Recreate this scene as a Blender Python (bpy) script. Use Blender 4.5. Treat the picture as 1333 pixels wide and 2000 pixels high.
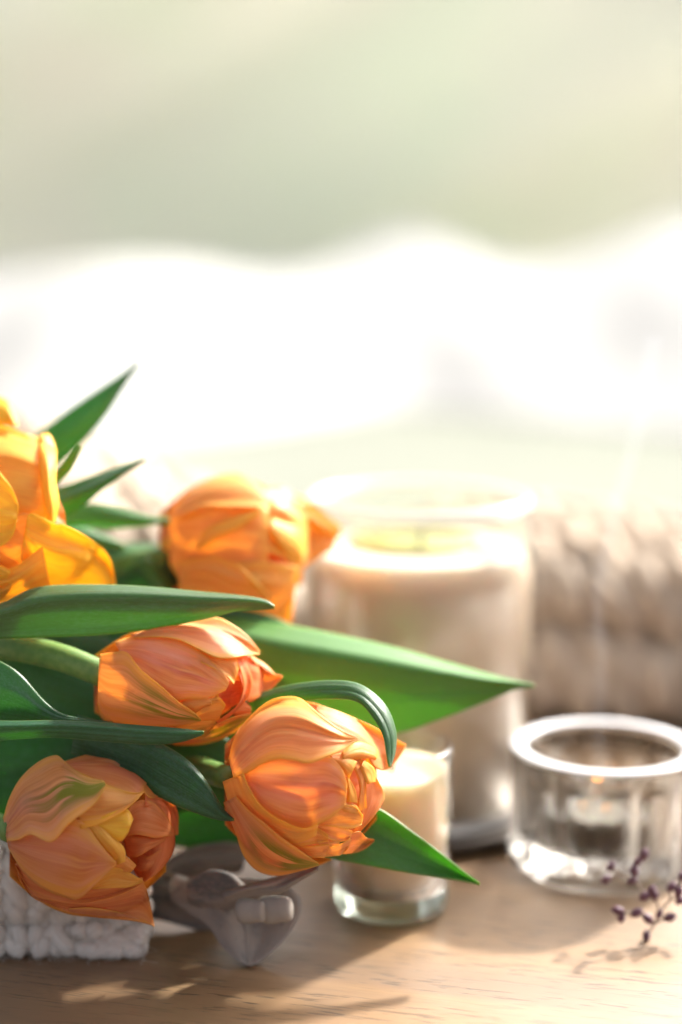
import bpy, bmesh, math, random
import numpy as np
from mathutils import Vector, Matrix, Quaternion
R_ = math.radians
for o in list(bpy.data.objects): bpy.data.objects.remove(o)
S = bpy.context.scene; C = S.collection

# ---------------------------------------------------------------- camera
CAM_H, PITCH, LENS = 0.28, R_(9.5), 60.0
FPX = 2000 * LENS / 36.0                       # focal length in photograph pixels
cd = bpy.data.cameras.new('camera'); cam = bpy.data.objects.new('camera', cd); C.objects.link(cam)
cam.location = (0, 0, CAM_H); cam.rotation_euler = (R_(90) - PITCH, 0, 0)
cd.sensor_fit = 'VERTICAL'; cd.sensor_height = 36; cd.sensor_width = 24; cd.lens = LENS
cd.clip_start = 0.02; cd.clip_end = 200
cd.dof.use_dof = True; cd.dof.focus_distance = 0.627; cd.dof.aperture_fstop = 2.1
S.camera = cam
# ---------------------------------------------------------------- sky, sun, exposure
SUN_AZ, SUN_EL = R_(42), R_(37)                # to the right of straight ahead, behind the flowers
w = bpy.data.worlds.new('World'); S.world = w; w.use_nodes = True
nt = w.node_tree; bg = nt.nodes['Background']
sky = nt.nodes.new('ShaderNodeTexSky'); sky.sky_type = 'NISHITA'; sky.sun_disc = False
sky.sun_elevation = SUN_EL; sky.sun_rotation = SUN_AZ
sky.air_density = 0.5; sky.dust_density = 9.0; sky.ozone_density = 0.0
hz = nt.nodes.new('ShaderNodeHueSaturation'); hz.inputs['Saturation'].default_value = 0.35   # thin bright haze
nt.links.new(sky.outputs[0], hz.inputs['Color']); nt.links.new(hz.outputs[0], bg.inputs[0]); bg.inputs[1].default_value = 0.105
sd = bpy.data.lights.new('sun', 'SUN'); sd.energy = 3.4; sd.angle = R_(3.5); sd.color = (1.0, 0.95, 0.87)
so = bpy.data.objects.new('sun', sd); C.objects.link(so)
sun_dir = Vector((math.sin(SUN_AZ) * math.cos(SUN_EL), math.cos(SUN_AZ) * math.cos(SUN_EL), math.sin(SUN_EL)))
so.rotation_euler = (-sun_dir).to_track_quat('-Z', 'Y').to_euler(); so.location = sun_dir * 8
S.view_settings.view_transform = 'Standard'; S.view_settings.look = 'None'
S.view_settings.gamma = 1; S.view_settings.use_curve_mapping = False
S.view_settings.exposure = 1.75
S.render.engine = 'CYCLES'
S.cycles.use_denoising = True
S.cycles.max_bounces = 14; S.cycles.transmission_bounces = 12; S.cycles.transparent_max_bounces = 16
S.cycles.sample_clamp_indirect = 6; S.cycles.blur_glossy = 0.5

# ---------------------------------------------------------------- helpers
FW = Vector((0, math.cos(PITCH), -math.sin(PITCH))); UP = Vector((0, math.sin(PITCH), math.cos(PITCH))); RT = Vector((1, 0, 0))
CAM = Vector((0, 0, CAM_H))
def at(px, py, D):
    """place of a photograph pixel at depth D (metres along the view axis)"""
    return CAM + FW * D + RT * ((px - 666.5) / FPX * D) + UP * ((1000 - py) / FPX * D)
def tdepth(py, z=0.0):
    return (CAM_H - z) / (math.sin(PITCH) + (py - 1000) / FPX * math.cos(PITCH))
def onplane(px, py, z=0.0):
    return at(px, py, tdepth(py, z))
def thing(name, label, cat, loc=(0, 0, 0), group=None):
    o = bpy.data.objects.new(name, None); C.objects.link(o); o.location = loc
    o.empty_display_size = 0.01
    o['label'] = label; o['category'] = cat
    if group: o['group'] = group
    return o
def tag(o, label, cat=None, group=None, kind=None):
    o['label'] = label
    if cat: o['category'] = cat
    if group: o['group'] = group
    if kind: o['kind'] = kind
    return o
def mesh_obj(name, verts, faces, mat, parent=None, smooth=True, uvs=None):
    me = bpy.data.meshes.new(name); me.from_pydata([tuple(v) for v in verts], [], faces)
    if uvs is not None:
        l = me.uv_layers.new(name='UVMap')
        vi = np.empty(len(me.loops), dtype=np.int32); me.loops.foreach_get('vertex_index', vi)
        l.data.foreach_set('uv', np.asarray(uvs, dtype=np.float32)[vi].ravel())
    if smooth: me.polygons.foreach_set('use_smooth', [True] * len(me.polygons))
    if mat: me.materials.append(mat)
    o = bpy.data.objects.new(name, me); C.objects.link(o)
    if parent:
        o.parent = parent; o.matrix_parent_inverse = Matrix.Translation(-parent.location)
    return o
def grid_faces(nu, nv, closed_v=False):
    f = []
    for i in range(nu - 1):
        for j in range(nv if closed_v else nv - 1):
            k = (j + 1) % nv
            f.append((i * nv + j, i * nv + k, (i + 1) * nv + k, (i + 1) * nv + j))
    return f
def catmull(P, n):
    P = np.asarray(P, float); m = len(P)
    Q = np.vstack([2 * P[0] - P[1], P, 2 * P[-1] - P[-2]])
    t = np.linspace(0, m - 1, n); out = []
    for x in t:
        i = min(int(x), m - 2); f = x - i
        a, b, c, d = Q[i], Q[i + 1], Q[i + 2], Q[i + 3]
        out.append(0.5 * (2 * b + (c - a) * f + (2 * a - 5 * b + 4 * c - d) * f * f + (3 * b - a - 3 * c + d) * f ** 3))
    return np.array(out)
def tube(name, pts, radii, mat, parent=None, n=12, seg=None, flat=1.0):
    seg = seg or max(8, len(pts) * 6)
    P = catmull([tuple(p) for p in pts], seg); r = catmull([[x] for x in radii], seg)[:, 0]
    V = []; prev = None; uv = []
    for i in range(seg):
        t = Vector(P[min(i + 1, seg - 1)] - P[max(i - 1, 0)]).normalized()
        a = prev if prev else Vector((0, 0, 1) if abs(t.z) < .9 else (0, 1, 0))
        nrm = (a - t * a.dot(t)).normalized(); prev = nrm; bn = t.cross(nrm)
        for j in range(n):
            an = 2 * math.pi * j / n
            V.append(Vector(P[i]) + (nrm * math.cos(an) + bn * math.sin(an) * flat) * max(r[i], 1e-5)); uv.append((i / (seg - 1), j / n))
    F = grid_faces(seg, n, True); F.append(tuple(range(n - 1, -1, -1))); F.append(tuple((seg - 1) * n + j for j in range(n)))
    return mesh_obj(name, V, F, mat, parent, True, uv)
def lathe(name, prof, mat, parent=None, loc=(0, 0, 0), n=64, rfun=None, close=False):
    V = []
    for (r, z) in prof:
        for j in range(n):
            a = 2 * math.pi * j / n; rr = r * (rfun(a, z, r) if rfun else 1)
            V.append((loc[0] + rr * math.cos(a), loc[1] + rr * math.sin(a), loc[2] + z))
    m = len(prof); F = []
    for i in range(m if close else m - 1):
        i2 = (i + 1) % m
        for j in range(n):
            k = (j + 1) % n; F.append((i * n + j, i * n + k, i2 * n + k, i2 * n + j))
    if not close:
        F.append(tuple(range(n - 1, -1, -1))); F.append(tuple((m - 1) * n + j for j in range(n)))
    return mesh_obj(name, V, F, mat, parent)
def edge_split(o, deg=35):
    me = o.data
    try: me.set_sharp_from_angle(angle=R_(deg))
    except Exception: pass
def box_bm(bm, lo, hi, bev=0.0):
    r = bmesh.ops.create_cube(bm, size=1.0); vs = r['verts']
    for v in vs:
        v.co = Vector(((lo[k] + hi[k]) / 2 + v.co[k] * (hi[k] - lo[k]) for k in range(3)))
    if bev:
        es = {e for v in vs for e in v.link_edges}
        bmesh.ops.bevel(bm, geom=list(es), offset=bev, segments=3, affect='EDGES', profile=0.5)
def box(name, lo, hi, mat, parent=None, bev=0.004):
    bm = bmesh.new(); box_bm(bm, lo, hi, bev); me = bpy.data.meshes.new(name); bm.to_mesh(me); bm.free()
    me.materials.append(mat); o = bpy.data.objects.new(name, me); C.objects.link(o)
    if parent: o.parent = parent; o.matrix_parent_inverse = Matrix.Translation(-parent.location)
    return o

# ---------------------------------------------------------------- material helpers
class N:
    def __init__(s, name):
        s.m = bpy.data.materials.new(name); s.m.use_nodes = True; s.t = s.m.node_tree
        s.t.nodes.clear(); s.out = s.t.nodes.new('ShaderNodeOutputMaterial')
    def n(s, typ, **kw):
        x = s.t.nodes.new('ShaderNode' + typ)
        for k, v in kw.items(): setattr(x, k, v)
        return x
    def put(s, sock, v):
        if v is None: return
        if hasattr(v, 'is_linked') or hasattr(v, 'links'): s.t.links.new(v, sock)
        else:
            if sock.type == 'RGBA' and len(v) == 3: v = (*v, 1)
            sock.default_value = v
    def math(s, op, a, b=0.0, c=None, clamp=False):
        x = s.n('Math', operation=op, use_clamp=clamp); s.put(x.inputs[0], a); s.put(x.inputs[1], b)
        if c is not None: s.put(x.inputs[2], c)
        return x.outputs[0]
    def mix(s, f, a, b, mode='MIX'):
        x = s.n('Mix', data_type='RGBA', blend_type=mode, clamp_factor=True)
        s.put(x.inputs[0], f); s.put(x.inputs[6], a); s.put(x.inputs[7], b); return x.outputs[2]
    def rng(s, v, a, b, c=0.0, d=1.0, smooth=True):
        x = s.n('MapRange', interpolation_type='SMOOTHSTEP' if smooth else 'LINEAR')
        s.put(x.inputs[0], v); s.put(x.inputs[1], a); s.put(x.inputs[2], b); s.put(x.inputs[3], c); s.put(x.inputs[4], d); return x.outputs[0]
    def noise(s, vec, scale=5, detail=2, rough=.5, dist=0.0):
        x = s.n('TexNoise'); s.put(x.inputs['Vector'], vec); s.put(x.inputs['Scale'], scale); s.put(x.inputs['Detail'], detail)
        s.put(x.inputs['Roughness'], rough); s.put(x.inputs['Distortion'], dist); return x.outputs[0]
    def mapping(s, vec, scale=(1, 1, 1), rot=(0, 0, 0), loc=(0, 0, 0)):
        x = s.n('Mapping'); s.put(x.inputs[0], vec); s.put(x.inputs[1], loc); s.put(x.inputs[2], rot); s.put(x.inputs[3], scale); return x.outputs[0]
    def comb(s, x=0., y=0., z=0.):
        c = s.n('CombineXYZ'); s.put(c.inputs[0], x); s.put(c.inputs[1], y); s.put(c.inputs[2], z); return c.outputs[0]
    def attr(s, name):
        x = s.n('Attribute', attribute_type='OBJECT', attribute_name=name); return x.outputs['Fac']
    def bump(s, h, strength=.3, dist=.001, normal=None):
        x = s.n('Bump'); s.put(x.inputs['Strength'], strength); s.put(x.inputs['Distance'], dist); s.put(x.inputs['Height'], h)
        if normal: s.put(x.inputs['Normal'], normal)
        return x.outputs[0]
    def pbsdf(s, color, rough=.5, normal=None, **kw):
        x = s.n('BsdfPrincipled'); s.put(x.inputs['Base Color'], color); s.put(x.inputs['Roughness'], rough)
        if normal: s.put(x.inputs['Normal'], normal)
        for k, v in kw.items(): s.put(x.inputs[k.replace('_', ' ')], v)
        return x.outputs[0]
    def mixsh(s, f, a, b):
        x = s.n('MixShader'); s.put(x.inputs[0], f); s.t.links.new(a, x.inputs[1]); s.t.links.new(b, x.inputs[2]); return x.outputs[0]
    def done(s, sh, vol=None):
        if sh: s.t.links.new(sh, s.out.inputs[0])
        if vol: s.t.links.new(vol, s.out.inputs[1])
        return s.m
def uvxyz(b):
    t = b.n('TexCoord'); sx = b.n('SeparateXYZ'); b.t.links.new(t.outputs['UV'], sx.inputs[0]); return t, sx.outputs[0], sx.outputs[1]

def petal_material():
    b = N('petal'); tc, u, v = uvxyz(b)
    seed = b.attr('seed'); pink = b.attr('pink'); green = b.attr('green'); yel = b.attr('yellow'); red = b.attr('red')
    e = b.math('ABSOLUTE', b.math('SUBTRACT', b.math('MULTIPLY', v, 2.0), 1.0))      # 0 at the midrib, 1 at the edges
    streak = b.noise(b.comb(b.math('MULTIPLY', u, 1.1), b.math('MULTIPLY', v, 15.), seed), 1.0, 3, .55, .0)
    fine = b.noise(b.comb(b.math('MULTIPLY', u, 4.), b.math('MULTIPLY', v, 70.), seed), 1.0, 3, .6)
    blot = b.noise(b.comb(b.math('MULTIPLY', u, 2.3), b.math('MULTIPLY', v, 2.3), seed), 1.0, 2)
    col = b.mix(b.rng(streak, .35, .68), (0.90, 0.53, 0.20), (0.83, 0.40, 0.13))
    # rose flame up the middle of the petal
    flame = b.math('MULTIPLY', b.math('MULTIPLY', b.rng(e, .75, .05), b.rng(b.math('ADD', streak, b.math('MULTIPLY', blot, .3)), .45, .8)), pink)
    col = b.mix(flame, col, (0.62, 0.16, 0.10))
    col = b.mix(b.math('MULTIPLY', b.math('MULTIPLY', pink, .85), b.rng(blot, .3, .65)), col, (0.90, 0.50, 0.35))
    edge = b.math('MAXIMUM', b.rng(b.math('ADD', e, b.math('MULTIPLY', b.math('SUBTRACT', b.math('ADD', streak, blot), 1.0), .9)), .55, 1.15), b.math('MULTIPLY', b.rng(u, .72, 1.02), .8))
    col = b.mix(b.math('MULTIPLY', edge, .85), col, (0.93, 0.60, 0.10))
    col = b.mix(yel, col, b.mix(b.rng(streak, .3, .7), (0.95, 0.72, 0.07), (0.94, 0.60, 0.05)))
    col = b.mix(red, col, b.mix(b.rng(streak, .3, .7), (0.86, 0.29, 0.12), (0.76, 0.19, 0.08)))
    col = b.mix(b.rng(fine, .48, .70, 0, .32), col, (0.66, 0.23, 0.08))
    gm = b.math('MULTIPLY', b.math('MULTIPLY', b.rng(e, .85, .2), b.rng(b.math('ADD', b.math('MULTIPLY', streak, .7), b.math('MULTIPLY', blot, .7)), .60, .80)), b.rng(u, .15, .6))
    gm = b.math('MULTIPLY', b.math('ADD', b.math('MULTIPLY', gm, 1.5), b.math('MULTIPLY', b.rng(u, .65, 1.0), .45)), green, clamp=True)
    col = b.mix(gm, col, (0.26, 0.31, 0.035))
    h = b.math('ADD', b.math('MULTIPLY', streak, .35), b.math('MULTIPLY', fine, .45))
    nm = b.bump(h, .5, .0006)
    p = b.pbsdf(col, .42, nm, Specular_IOR_Level=.4, Sheen_Weight=.05, Sheen_Roughness=.4)
    tr = b.n('BsdfTranslucent'); tcol = b.mix(.45, col, (1.0, 0.56, 0.08)); b.put(tr.inputs[0], tcol); b.t.links.new(nm, tr.inputs['Normal'])
    return b.done(b.mixsh(.52, p, tr.outputs[0]))
def leaf_material():
    b = N('tulip_leaf'); tc, u, v = uvxyz(b); seed = b.attr('seed'); lite = b.attr('light'); olive = b.attr('olive')
    vein = b.noise(b.comb(b.math('MULTIPLY', u, 1.2), b.math('MULTIPLY', v, 42.), seed), 1., 3, .6)
    blot = b.noise(b.comb(b.math('MULTIPLY', u, 4.), b.math('MULTIPLY', v, 2.), seed), 1., 3, .6)
    bloom = b.noise(b.comb(b.math('MULTIPLY', u, 60.), b.math('MULTIPLY', v, 30.), seed), 1., 3, .7)
    col = b.mix(b.rng(vein, .38, .62), (0.018, 0.095, 0.045), (0.045, 0.175, 0.066))
    col = b.mix(b.rng(blot, .45, .8, 0, .55), col, (0.055, 0.20, 0.10))
    col = b.mix(b.math('MULTIPLY', b.rng(b.math('ADD', bloom, b.math('MULTIPLY', blot, .4)), .6, .95), .45), col, (0.17, 0.30, 0.24))
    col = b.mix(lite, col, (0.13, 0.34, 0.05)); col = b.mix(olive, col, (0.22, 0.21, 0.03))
    col = b.mix(b.rng(u, .965, 1.0, 0, .8), col, (0.42, 0.40, 0.07))
    e = b.math('ABSOLUTE', b.math('SUBTRACT', b.math('MULTIPLY', v, 2.0), 1.0))
    col = b.mix(b.rng(e, .95, 1.0, 0, .6), col, (0.30, 0.40, 0.10))
    nm = b.bump(b.math('ADD', vein, b.math('MULTIPLY', bloom, .15)), .45, .0007)
    p = b.pbsdf(col, .38, nm, Specular_IOR_Level=.75, Sheen_Weight=.15, Sheen_Roughness=.35)
    tr = b.n('BsdfTranslucent'); b.put(tr.inputs[0], b.mix(.7, col, (0.20, 0.52, 0.05)))
    return b.done(b.mixsh(.46, p, tr.outputs[0]))
def stem_material():
    b = N('tulip_stem'); tc, u, v = uvxyz(b)
    nz = b.noise(b.comb(b.math('MULTIPLY', u, 30.), b.math('MULTIPLY', v, 10.), 0.), 1., 2)
    col = b.mix(b.rng(nz, .3, .7), (0.10, 0.22, 0.05), (0.17, 0.28, 0.07))
    return b.done(b.pbsdf(col, .45, None, Subsurface_Weight=.15, Subsurface_Radius=(.002, .003, .001), Subsurface_Scale=.5))
def wood_material():
    b = N('oiled_oak'); tc = b.n('TexCoord'); P = tc.outputs['Object']
    P = b.mapping(P, rot=(0, 0, R_(15)), scale=(1, 1, 1))
    # growth figure, long streaks and open pores, all drawn out along the grain
    fig = b.noise(b.mapping(P, scale=(1.4, 26, 26)), 1., 5, .55, .6)
    band = b.noise(b.mapping(P, scale=(.8, 9, 9)), 1., 2, .5, .3)
    pore = b.noise(b.mapping(P, scale=(70, 620, 620)), 1., 2, .5)
    pore2 = b.noise(b.mapping(P, scale=(36, 420, 420)), 1., 2, .55)
    where = b.rng(b.noise(b.mapping(P, scale=(3, 60, 60), loc=(7, 3, 0)), 1., 3, .6), .38, .60)
    col = b.mix(b.rng(fig, .3, .72), (0.250, 0.150, 0.074), (0.155, 0.089, 0.042))
    col = b.mix(b.rng(band, .35, .75, 0, .5), col, (0.24, 0.150, 0.09))
    pm = b.math('MULTIPLY', b.math('MAXIMUM', b.rng(pore, .57, .66), b.math('MULTIPLY', b.rng(pore2, .58, .66), .8)), b.math('ADD', b.math('MULTIPLY', where, .9), .1))
    col = b.mix(b.math('MULTIPLY', pm, .9), col, (0.04, 0.027, 0.015))
    h = b.math('SUBTRACT', b.math('MULTIPLY', fig, .25), pm)
    nm = b.bump(h, .3, .0004)
    rough = b.rng(fig, .3, .7, .38, .48)
    return b.done(b.pbsdf(col, rough, nm, Specular_IOR_Level=.9))
def thin_glass(name, tint=(.97, .98, .97), rough=.0, k=1.0):
    b = N(name); tr = b.n('BsdfTransparent'); b.put(tr.inputs[0], tint)
    gl = b.n('BsdfGlossy'); b.put(gl.inputs[0], (1, 1, 1)); b.put(gl.inputs['Roughness'], rough)
    fr = b.n('Fresnel'); ge = b.n('NewGeometry')
    b.t.links.new(b.math('SUBTRACT', 1.5, b.math('MULTIPLY', ge.outputs['Backfacing'], 1.5 - 1 / 1.5)), fr.inputs[0])   # a thin wall reflects alike from both faces
    return b.done(b.mixsh(b.math('MULTIPLY', fr.outputs[0], k, clamp=True), tr.outputs[0], gl.outputs[0]))
def solid_glass(name, color=(.96, .98, .96), rough=.0, clear=0.0):
    b = N(name); g = b.n('BsdfGlass'); b.put(g.inputs[0], color); b.put(g.inputs['Roughness'], rough); g.inputs['IOR'].default_value = 1.5
    if not clear: return b.done(g.outputs[0])
    t = b.n('BsdfTransparent'); b.put(t.inputs[0], color)
    return b.done(b.mixsh(clear, g.outputs[0], t.outputs[0]))
def wax_material(name, c1, c2, sss=.6):
    b = N(name); tc = b.n('TexCoord')
    nz = b.noise(tc.outputs['Object'], 60., 3)
    col = b.mix(b.rng(nz, .3, .7), c1, c2)
    return b.done(b.pbsdf(col, .42, None, Subsurface_Weight=sss, Subsurface_Radius=(.030, .020, .012), Subsurface_Scale=1.0))
def yarn_material(name, c1, c2):
    b = N(name); tc, u, v = uvxyz(b)
    tw = b.n('TexWave', wave_type='BANDS', bands_direction='DIAGONAL'); b.put(tw.inputs['Vector'], b.comb(b.math('MULTIPLY', u, 5.), b.math('MULTIPLY', v, 3.), 0.))
    tw.inputs['Scale'].default_value = 1.6; tw.inputs['Distortion'].default_value = 3; tw.inputs['Detail'].default_value = 3
    fib = b.noise(b.comb(b.math('MULTIPLY', u, 8.), b.math('MULTIPLY', b.math('ADD', v, b.math('MULTIPLY', u, .6)), 30.), 0.), 1., 4, .7)
    col = b.mix(b.rng(fib, .3, .7), c1, c2)
    nm = b.bump(b.math('ADD', b.math('MULTIPLY', tw.outputs[1], .6), fib), .35, .0006)
    return b.done(b.pbsdf(col, .9, nm, Specular_IOR_Level=.1, Subsurface_Weight=.1, Subsurface_Radius=(.003, .003, .003), Subsurface_Scale=1.))
def fabric_material(name, c1, c2, scale=120., trans=0.0, relief=.0015):
    b = N(name); tc = b.n('TexCoord'); P = tc.outputs['Object']
    nz = b.noise(P, scale, 3, .6); big = b.noise(P, 2.3, 3)
    col = b.mix(b.rng(big, .3, .7), c1, c2)
    nm = b.bump(nz, .4, relief); p = b.pbsdf(col, 1.0, nm, Specular_IOR_Level=.05)
    if trans:
        t = b.n('BsdfTranslucent'); b.put(t.inputs[0], col); p = b.mixsh(trans, p, t.outputs[0])
    return b.done(p)
def plain(name, c, rough=.5, metal=0., **kw):
    b = N(name); tc = b.n('TexCoord'); nz = b.noise(tc.outputs['Object'], 90., 3)
    col = b.mix(b.rng(nz, .3, .7), tuple(x * .85 for x in c), tuple(min(1, x * 1.1) for x in c))
    return b.done(b.pbsdf(col, rough, None, Metallic=metal, **kw))
def dry_leaf_material():
    b = N('dried_eucalyptus_leaf'); tc, u, v = uvxyz(b); seed = b.attr('seed'); pale = b.attr('light')
    mott = b.noise(b.comb(b.math('MULTIPLY', u, 13.), b.math('MULTIPLY', v, 13.), seed), 1., 6, .75)
    big = b.noise(b.comb(b.math('MULTIPLY', u, 2.), b.math('MULTIPLY', v, 2.), seed), 1., 2)
    col = b.mix(b.rng(big, .38, .62), (0.36, 0.30, 0.27), (0.17, 0.175, 0.18))
    col = b.mix(pale, col, (0.52, 0.46, 0.41))
    col = b.mix(b.rng(mott, .48, .64, 0, .45), col, (0.47, 0.37, 0.32))
    col = b.mix(b.rng(mott, .44, .32, 0, .55), col, (0.14, 0.125, 0.125))
    e = b.math('ABSOLUTE', b.math('SUBTRACT', b.math('MULTIPLY', v, 2.0), 1.0))
    col = b.mix(b.rng(e, .06, .0, 0, .35), col, (0.5, 0.44, 0.4))
    h = b.math('ADD', mott, b.math('MULTIPLY', b.rng(e, .08, .0), 1.2))
    p = b.pbsdf(col, .9, b.bump(h, .8, .0012), Specular_IOR_Level=.08); t = b.n('BsdfTranslucent'); b.put(t.inputs[0], col)
    return b.done(b.mixsh(.15, p, t.outputs[0]))

def rim_material():
    b = N('polished_rim_glass'); t = b.n('BsdfTransparent'); return b.done(b.mixsh(.5, t.outputs[0], b.pbsdf((.86, .88, .86), .15, None, Specular_IOR_Level=.9)))
M = dict(petal=petal_material(), leaf=leaf_material(), stem=stem_material(), wood=wood_material(),
         jar_glass=thin_glass('clear_jar_glass', (.965, .975, .965), .02, 1.3), votive_glass=thin_glass('clear_votive_glass', (.965, .98, .965), .01, 1.4),
         thick_glass=solid_glass('thick_votive_base_glass', (.93, .97, .93), 0, .3), dish_glass=solid_glass('heavy_dish_glass', (.79, .78, .76), 0, .22),
         wax=wax_material('blush_wax', (.72, .57, .45), (.69, .54, .42), .25), cream=wax_material('cream_wax', (.80, .63, .45), (.77, .60, .42), .4),
         rim_glass=rim_material(), reflection_tint=plain('painted_reflection', (.40, .38, .10), .15),  # olive colour imitates the yellow-green reflection inside the jar
         tea=wax_material('tealight_wax', (.80, .72, .62), (.76, .68, .58)),
         wool=yarn_material('white_wool', (.70, .66, .61), (.84, .81, .76)), beige=fabric_material('beige_knit', (.53, .44, .35), (.60, .50, .405), 300.),
         linen=fabric_material('white_linen', (.42, .42, .41), (.47, .47, .46), 160.), sofa=fabric_material('sage_upholstery', (.19, .20, .17), (.22, .23, .195), 200.),
         drape=fabric_material('sage_drape_cloth', (.77, .80, .71), (.80, .79, .73), 80., .30), floor=plain('stone_floor', (.55, .53, .48), .8),
         metal=plain('dark_bronze', (.10, .085, .075), .35, .6), alu=plain('tealight_tin', (.6, .6, .6), .3, 1.0), wick=plain('burnt_wick', (.03, .025, .02), .9),
         dry=dry_leaf_material(), pod=plain('dry_pod', (.36, .33, .30), .7), twig=plain('dry_twig', (.30, .24, .19), .8), bud=plain('plum_bud', (.13, .055, .085), .55), core=plain('tulip_heart', (.62, .17, .05), .6))

# ---------------------------------------------------------------- patches: petals and leaves as curved sheets with thickness
rng = random.Random(7)
def patch(name, rows, D, mat, parent, zoom=None, body=None, lift=0.0, prof=None, back=False, nu=34, nv=22, thick=.00022,
          wob=.00035, ridge=.00007, edge=.0, props=None, dtip=0.0, dbase=0.0):
    """rows: (Lx, Ly, Rx, Ry) from base to tip, in photograph pixels (or in a zoomed crop with zoom=(scale, ox, oy)).
    The sheet is bent over the flower's body (body = cx, cy, a, b, depth radius); lift, prof and dtip in millimetres to the viewer."""
    A = np.array([r[:4] for r in rows], float)
    if zoom: A = A * zoom[0] + np.array([zoom[1], zoom[2], zoom[1], zoom[2]])
    G = catmull(A, nu); sd_ = rng.random() * 50; ph = [rng.random() * 6.28 for _ in range(8)]
    V = []; UV = []
    for i in range(nu):
        u = i / (nu - 1)
        for j in range(nv):
            s = j / (nv - 1)
            px = G[i, 0] * (1 - s) + G[i, 2] * s; py = G[i, 1] * (1 - s) + G[i, 3] * s
            dz = lift * .001
            if body:
                q = ((px - body[0]) / body[2]) ** 2 + ((py - body[1]) / body[3]) ** 2
                dz += (-1 if back else 1) * body[4] * math.sqrt(max(0, 1 - q)) if q < 1 else -body[4] * .35 * min(1.0, q - 1)
            if prof: dz += prof(s, u) * .001
            fade = math.sin(math.pi * min(1, max(0, u * .9 + .06)))
            dz += wob * fade * (math.sin(5 * s + 4 * u + ph[0]) + .7 * math.sin(9 * s - 3 * u + ph[1]) + .5 * math.sin(7 * u + ph[2]))
            dz += ridge * fade * (math.sin(19 * s + 1.5 * u + ph[3]) + .6 * math.sin(31 * s - 1.2 * u + ph[4]))
            ee = abs(2 * s - 1)
            dz += edge * .001 * max(0, (ee - .7) / .3) ** 2 * fade
            dz += dtip * .001 * u * u + dbase * .001 * (1 - u) ** 2
            V.append(at(px, py, D - dz)); UV.append((u, s))
    o = mesh_obj(name, V, grid_faces(nu, nv), mat, parent, True, UV)
    m = o.modifiers.new('thickness', 'SOLIDIFY'); m.thickness = thick; m.offset = 0
    o['seed'] = sd_
    for k in ('pink', 'green', 'yellow', 'red', 'light', 'olive'): o[k] = 0.0
    for k, v in (props or {}).items(): o[k] = float(v)
    return o

# ================================================================ SETTING
fl = mesh_obj('floor', [(-6, -4, -.46), (6, -4, -.46), (6, 9, -.46), (-6, 9, -.46)], [(0, 1, 2, 3)], M['floor']); fl['kind'] = 'structure'
tb = thing('wooden_table', 'brown oiled oak table with dark open grain under the flowers and candles', 'table', (0, .5, -.46))
box('table_top', (-.75, .12, -.03), (.75, 1.13, 0), M['wood'], tb, .003)
for sx in (-.68, .68):
    for sy in (.2, 1.05):
        box('leg', (sx - .025, sy - .025, -.46), (sx + .025, sy + .025, -.031), M['wood'], tb, .003)
# drape behind everything
V = []; UVd = []; nu, nv = 130, 50
for i in range(nu):
    x = -1.9 + 3.8 * i / (nu - 1)
    for j in range(nv):
        z = -.46 + 1.40 * j / (nv - 1)
        k = x * .8 - z * 1.5
        y = 3.30 + .09 * math.sin(k * 5.2 + 1.0) + .03 * math.sin(k * 11 + 2) + .05 * math.sin(x * 3.1 + z * 4)
        V.append((x, y, z))
dr = mesh_obj('linen_drape', V, grid_faces(nu, nv), M['drape'])
tag(dr, 'pale sage linen drape hanging in soft slanting folds behind the cushions', 'drape')
m = dr.modifiers.new('thickness', 'SOLIDIFY'); m.thickness = .003
# daybed
sf = thing('daybed', 'sage grey upholstered daybed standing behind the table under pale bedding', 'daybed', (0, 2.1, -.46))
box('mattress', (-1.3, 1.22, -.10), (1.3, 2.85, .060), M['sofa'], sf, .05)
box('base', (-1.28, 1.26, -.40), (1.28, 2.84, -.101), M['sofa'], sf, .02)
for sx in (-1.2, 1.2):
    for sy in (1.32, 2.76): box('foot', (sx - .02, sy - .02, -.46), (sx + .02, sy + .02, -.401), M['metal'], sf, .003)
V = []; nu, nv = 160, 90
def crest(x):      # height of the heaped bedding along the daybed
    g = lambda c, w_, h_: h_ * math.exp(-((x - c) / w_) ** 2)
    return .235 + g(-.30, .22, .025) + g(.10, .13, .075) + g(.60, .22, .120)
for i in range(nu):
    x = -1.25 + 2.5 * i / (nu - 1)
    for j in range(nv):
        t = j / (nv - 1); y0 = 2.02 - .30 * math.exp(-((x + .28) / .22) ** 2) - .24 * math.exp(-((x - .44) / .16) ** 2) + .04 * math.sin(x * 11 + 1) + .02 * math.sin(x * 23)
        y = y0 + (2.80 - y0) * t
        top = crest(x) * (.83 + .17 * math.sin(math.pi * t))
        z = .0615 + (top - .0615) * (1 - (1 - t) ** 1.35) + .006 * math.sin(9 * x + 7 * t) * t + .005 * math.sin(17 * x - 9 * t + 1) * min(1, t * 4)
        V.append((x, y, z))
dv = mesh_obj('duvet', V, grid_faces(nu, nv), M['linen']); m = dv.modifiers.new('thickness', 'SOLIDIFY'); m.thickness = .003; m.offset = 1
tag(dv, 'rumpled pale linen duvet spread in bright sun over the daybed', 'duvet')
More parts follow.
